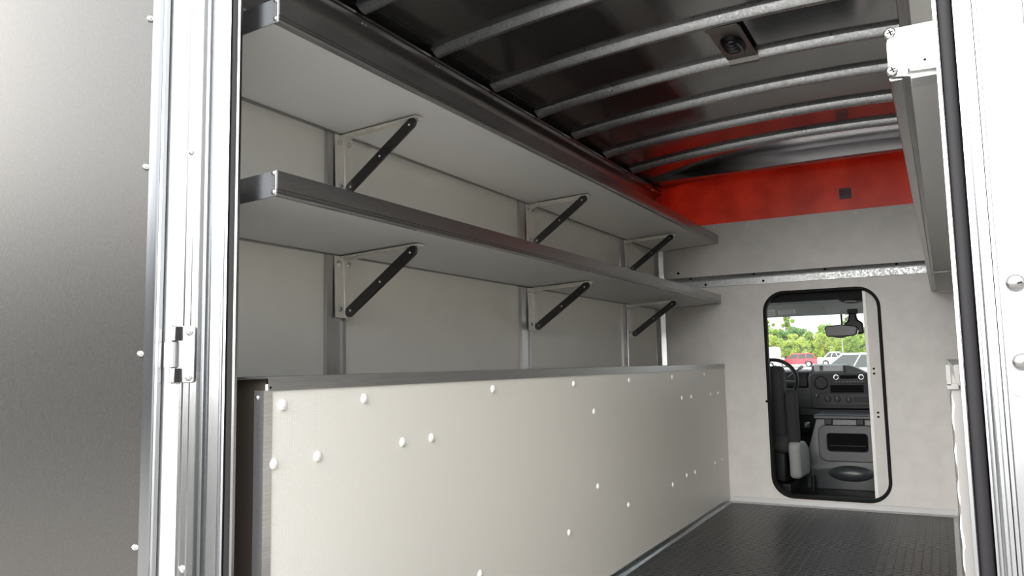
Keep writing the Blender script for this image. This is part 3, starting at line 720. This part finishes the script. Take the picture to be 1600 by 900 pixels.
# sensor housing
se = thing('sensor_pod', 'black sensor pod on the windscreen beside the mirror', 'sensor', (-.56, 6.25, 1.16))
MB().extY([(-.624, 1.115), (-.628, 1.175), (-.600, 1.20), (-.590, 1.265), (-.545, 1.265), (-.535, 1.205), (-.50, 1.18), (-.495, 1.10), (-.56, 1.095)], 6.16, 6.20).build('pod', M['black'], se, bevel=.012, seg=3)
MB().box(-.60, -.53, 6.15, 6.21, 1.245, 1.29).build('pod_mount', M['black'], se, bevel=.008)
# overhead map light
ml = thing('map_light', 'dark oval map light console on the headliner above the mirror', 'lamp', (-.54, 6.03, 1.34))
MB().rings([[(-.545+.095*k*math.cos(2*PI*i/24), 5.99+.07*k*math.sin(2*PI*i/24), 1.353-.01*math.sin(2*PI*i/24)-h) for i in range(24)] for k, h in ((1, -.02), (.95, .015), (.7, .028))]).build('housing', M['dash'], ml)
MB().rings([[(-.56+.045*k*math.cos(2*PI*i/16), 5.98+.03*k*math.sin(2*PI*i/16), 1.327-h) for i in range(16)] for k, h in ((1, -.01), (.9, .004))]).build('lens', M['dashsilver'], ml)

# ------------------------------------------------------------------ outside
def ground_z(y): return -.80 + max(0, y-8)*.0098
mb = MB()
a = mb._new([(-260, -160, -.80), (260, -160, -.80), (260, 8, -.80), (-260, 8, -.80), (260, 330, ground_z(330)), (-260, 330, ground_z(330))])
mb.face([a[0], a[1], a[2], a[3]]); mb.face([a[3], a[2], a[4], a[5]])
struct(mb, 'ground', M['asphalt'], 'grey asphalt lot outside the truck', 'ground')

def wheel(par, x, y, r=.34):
    t = MB().lathe((x, y-.11, r), (0, 1, 0), [(0, r*.7), (0, r*.95), (.02, r), (.20, r), (.22, r*.95), (.22, r*.7)], 24).build('wheel', M['tyre'], par, world=False)
    MB().lathe((x, y-.115, r), (0, 1, 0), [(0, r*.3), (0, r*.62), (.23, r*.62), (.23, r*.3)], 20).build('hubcap', M['carsilver'], t, world=False)
def car(name, label, cat, x, y, rot, paint, L=4.65, H=1.66, kind='suv'):
    t = thing(name, label, cat, (x, y, ground_z(y)), None, None, rot)
    W = .92; h = L/2
    def arc(cx): return [(cx-.42*math.cos(i*PI/8), .36+.42*math.sin(i*PI/8)) for i in range(9)]
    fx, rx = -h+.92, h-.95
    belt = H*.60
    low = [(-h+.03, .30)] + arc(fx) + arc(rx) + [(h-.03, .34), (h, .55), (h-.03, belt-.05), (h-.15, belt+.02), (-h+1.25, belt-.02), (-h+.35, belt-.14), (-h+.06, belt-.26), (-h, .5)]
    MB().prism(low, lambda p: (p[0], -W, p[1]), lambda p: (p[0], W, p[1])).build('body', paint, t, bevel=.05, world=False)
    b0_, b1_, t0_, t1_ = (-h+1.15, h-.12, -h+1.95, h-.55) if kind == 'suv' else (-h+1.25, h-.75, -h+2.05, h-1.45) if kind == 'sedan' else (-h+.75, h-.06, -h+1.35, h-.12)
    def gh(k, zz0, zz1, sh=0):
        u = (zz0-belt)/(H-belt); v_ = (zz1-belt)/(H-belt)
        lo = [(b0_+(t0_-b0_)*u, -W+.05+.14*u-k), (b1_+(t1_-b1_)*u, -W+.05+.14*u-k), (b1_+(t1_-b1_)*u, W-.05-.14*u+k), (b0_+(t0_-b0_)*u, W-.05-.14*u+k)]
        hi = [(b0_+(t0_-b0_)*v_, -W+.05+.14*v_-k), (b1_+(t1_-b1_)*v_, -W+.05+.14*v_-k), (b1_+(t1_-b1_)*v_, W-.05-.14*v_+k), (b0_+(t0_-b0_)*v_, W-.05-.14*v_+k)]
        return [[(p[0], p[1], zz0) for p in lo], [(p[0], p[1], zz1) for p in hi]]
    MB().rings(gh(0, belt-.03, H-.06)).build('windows', M['carglass'] if kind != 'van' else paint, t, world=False)
    MB().rings(gh(.015, H-.10, H)).build('roof', paint, t, bevel=.03, world=False)
    mb = MB()
    for s in (-1, 1):
        for q in (0, .36, .68, 1):
            lo_x, hi_x = b0_+(b1_-b0_)*q, t0_+(t1_-t0_)*q
            mb.tube([(lo_x, s*(W-.04), belt-.02), (hi_x, s*(W-.18), H-.06)], .04 if q in (0, 1) else .028, 6)
    mb.build('pillars', paint, t, world=False)
    for xx in (fx, rx):
        for s in (-1, 1): wheel(t, xx, s*(W-.10))
    MB().box(-h-.01, -h+.12, -W+.08, -W+.42, .66, .82).build('headlight', M['chrome'], t, bevel=.03, world=False)
    MB().box(-h-.01, -h+.12, W-.42, W-.08, .66, .82).build('headlight', M['chrome'], t, bevel=.03, world=False)
    for s in (-1, 1): MB().box(h-.10, h+.01, s*(W-.18)-.1, s*(W-.18)+.1, belt-.22, belt-.02).build('taillight', M['taillight'], t, bevel=.02, world=False)
    return t
car('car', 'red SUV parked far away, seen through the windscreen', 'car', -15.75, 100, .08, M['carred'])
car('car', 'white sedan parked right of the red SUV beyond the windscreen', 'car', -11.6, 104, PI+.1, M['carwhite'], 4.6, 1.72, 'sedan')
car('car', 'silver SUV close beyond the windscreen, dark windows, right of the passage view', 'car', -3.75, 40, 0, M['carsilver'], 4.7, 1.70)
car('car', 'red car at the far right of the windscreen view behind the silver SUV', 'car', -3.2, 70, 0, M['carred'], 4.6, 1.62)
car('van', 'white box van at the left edge of the windscreen view', 'van', -18.9, 92, 0, M['carwhite'], 5.2, 2.45, 'van')
# lamp pole
lp = thing('light_pole', 'thin curved parking lot light pole before the trees', 'light pole', (-12.6, 120, ground_z(120)))
MB().tube([(-12.6, 120, ground_z(120)), (-12.6, 120, 4.2), (-12.9, 120, 4.9), (-14.2, 120, 6.2)], [.09, .07, .06, .05], 8).build('pole', M['frame'], lp)
MB().box(-14.9, -14.1, 119.85, 120.15, 6.15, 6.32).build('lamp_head', M['carsilver'], lp, bevel=.03)

# trees
def tree(x, y, h, wd, m, label, seed, tall=False):
    rnd = random.Random(seed); z0 = ground_z(y)
    t = thing('tree', label, 'tree', (x, y, z0), 'trees beyond the parking lot')
    mb = MB(); mb.tube([(x, y, z0), (x+.1, y, z0+h*.35), (x-.1, y, z0+h*.75)], [h*.03, h*.022, h*.008], 7)
    for k in range(6):
        a = rnd.uniform(0, 2*PI); zz = z0+h*rnd.uniform(.3, .6)
        mb.tube([(x, y, zz), (x+math.cos(a)*wd*.3, y+math.sin(a)*wd*.3, zz+h*.18)], [h*.01, h*.004], 5)
    mb.build('trunk', M['bark'], t)
    mb = MB(); blobs = []
    for k in range(26 if tall else 30):
        a = rnd.uniform(0, 2*PI); v_ = rnd.uniform(.22, .95) if tall else rnd.uniform(.12, .9)
        rr = wd*.5*math.sqrt(max(.05, 1-((v_-.5)/.55)**2))*rnd.uniform(.2, 1)
        blobs.append((Vector((x+math.cos(a)*rr, y+math.sin(a)*rr, z0+h*v_)), wd*(rnd.uniform(.07, .13) if tall else rnd.uniform(.12, .2))))
    for c, r in blobs:
        for q in range(140):
            d = Vector((rnd.gauss(0, 1), rnd.gauss(0, 1), rnd.gauss(0, 1))).normalized()
            p = c + d*r*rnd.uniform(.55, 1.05); s_ = h*rnd.uniform(.014, .026)
            u = Vector((rnd.gauss(0, 1), rnd.gauss(0, 1), rnd.gauss(0, 1))).normalized(); v2 = u.orthogonal().normalized()
            mb.face(mb._new([p+u*s_, p+v2*s_*.6, p-u*s_, p-v2*s_*.6]))
    mb.build('crown', m, t)
    return t
rt = random.Random(5)
KIND = {'leaf': 'mid green', 'leaf2': 'yellow green', 'leaf3': 'dark green'}
NTH = ['first', 'second', 'third', 'fourth', 'fifth', 'sixth', 'seventh', 'eighth', 'ninth', 'tenth']
for row, (yy, h0, h1, step, rn) in enumerate(((150, 4.6, 5.6, 4.2, 'front'), (157, 5.2, 6.6, 4.6, 'second'), (165, 6.2, 7.6, 5.0, 'third'), (174, 7.0, 8.6, 5.4, 'rear'))):
    x = -35.5 + row*1.2; k = 0
    while x < -.055*yy:
        m = rt.choice(['leaf', 'leaf2', 'leaf2'] if row < 2 else ['leaf', 'leaf3', 'leaf3'])
        tree(x, yy, rt.uniform(h0, h1), step*.74, M[m], '%s bushy tree beyond the lot, %s from left in the %s tree row' % (KIND[m], NTH[k], rn), 100+row*20+k)
        x += step; k += 1
for i, (x, y, h, wd, lab) in enumerate([(-30.6, 182, 11.4, 4.6, 'tallest thin tree at the left of the windscreen view'), (-34.6, 182, 9.6, 3.4, 'thin tree at the far left edge of the windscreen view'), (-17.6, 182, 12.6, 3.6, 'thin tall tree rising behind the rear-view mirror')]):
    tree(x, y, h, wd, M['leaf'], lab, 200+i, True)

# unseen dark block added behind the camera to darken the door leaf reflection
sb = thing('shed', 'dark metal clad shed across the lot behind the photographer', 'building', (9.5, -10.5, -.8), rotz=math.radians(42))
MB().box(-9, 9, -4, 0, 0, 4.6).build('wall', M['grey'], sb, world=False)
MB().rings([[(-9.3, -4.2, 4.6), (9.3, -4.2, 4.6), (9.3, .3, 4.6), (-9.3, .3, 4.6)], [(-9.3, -4.2, 4.75), (9.3, -4.2, 4.75), (9.3, .3, 4.75), (-9.3, .3, 4.75)]]).build('roof', M['grey'], sb, world=False)
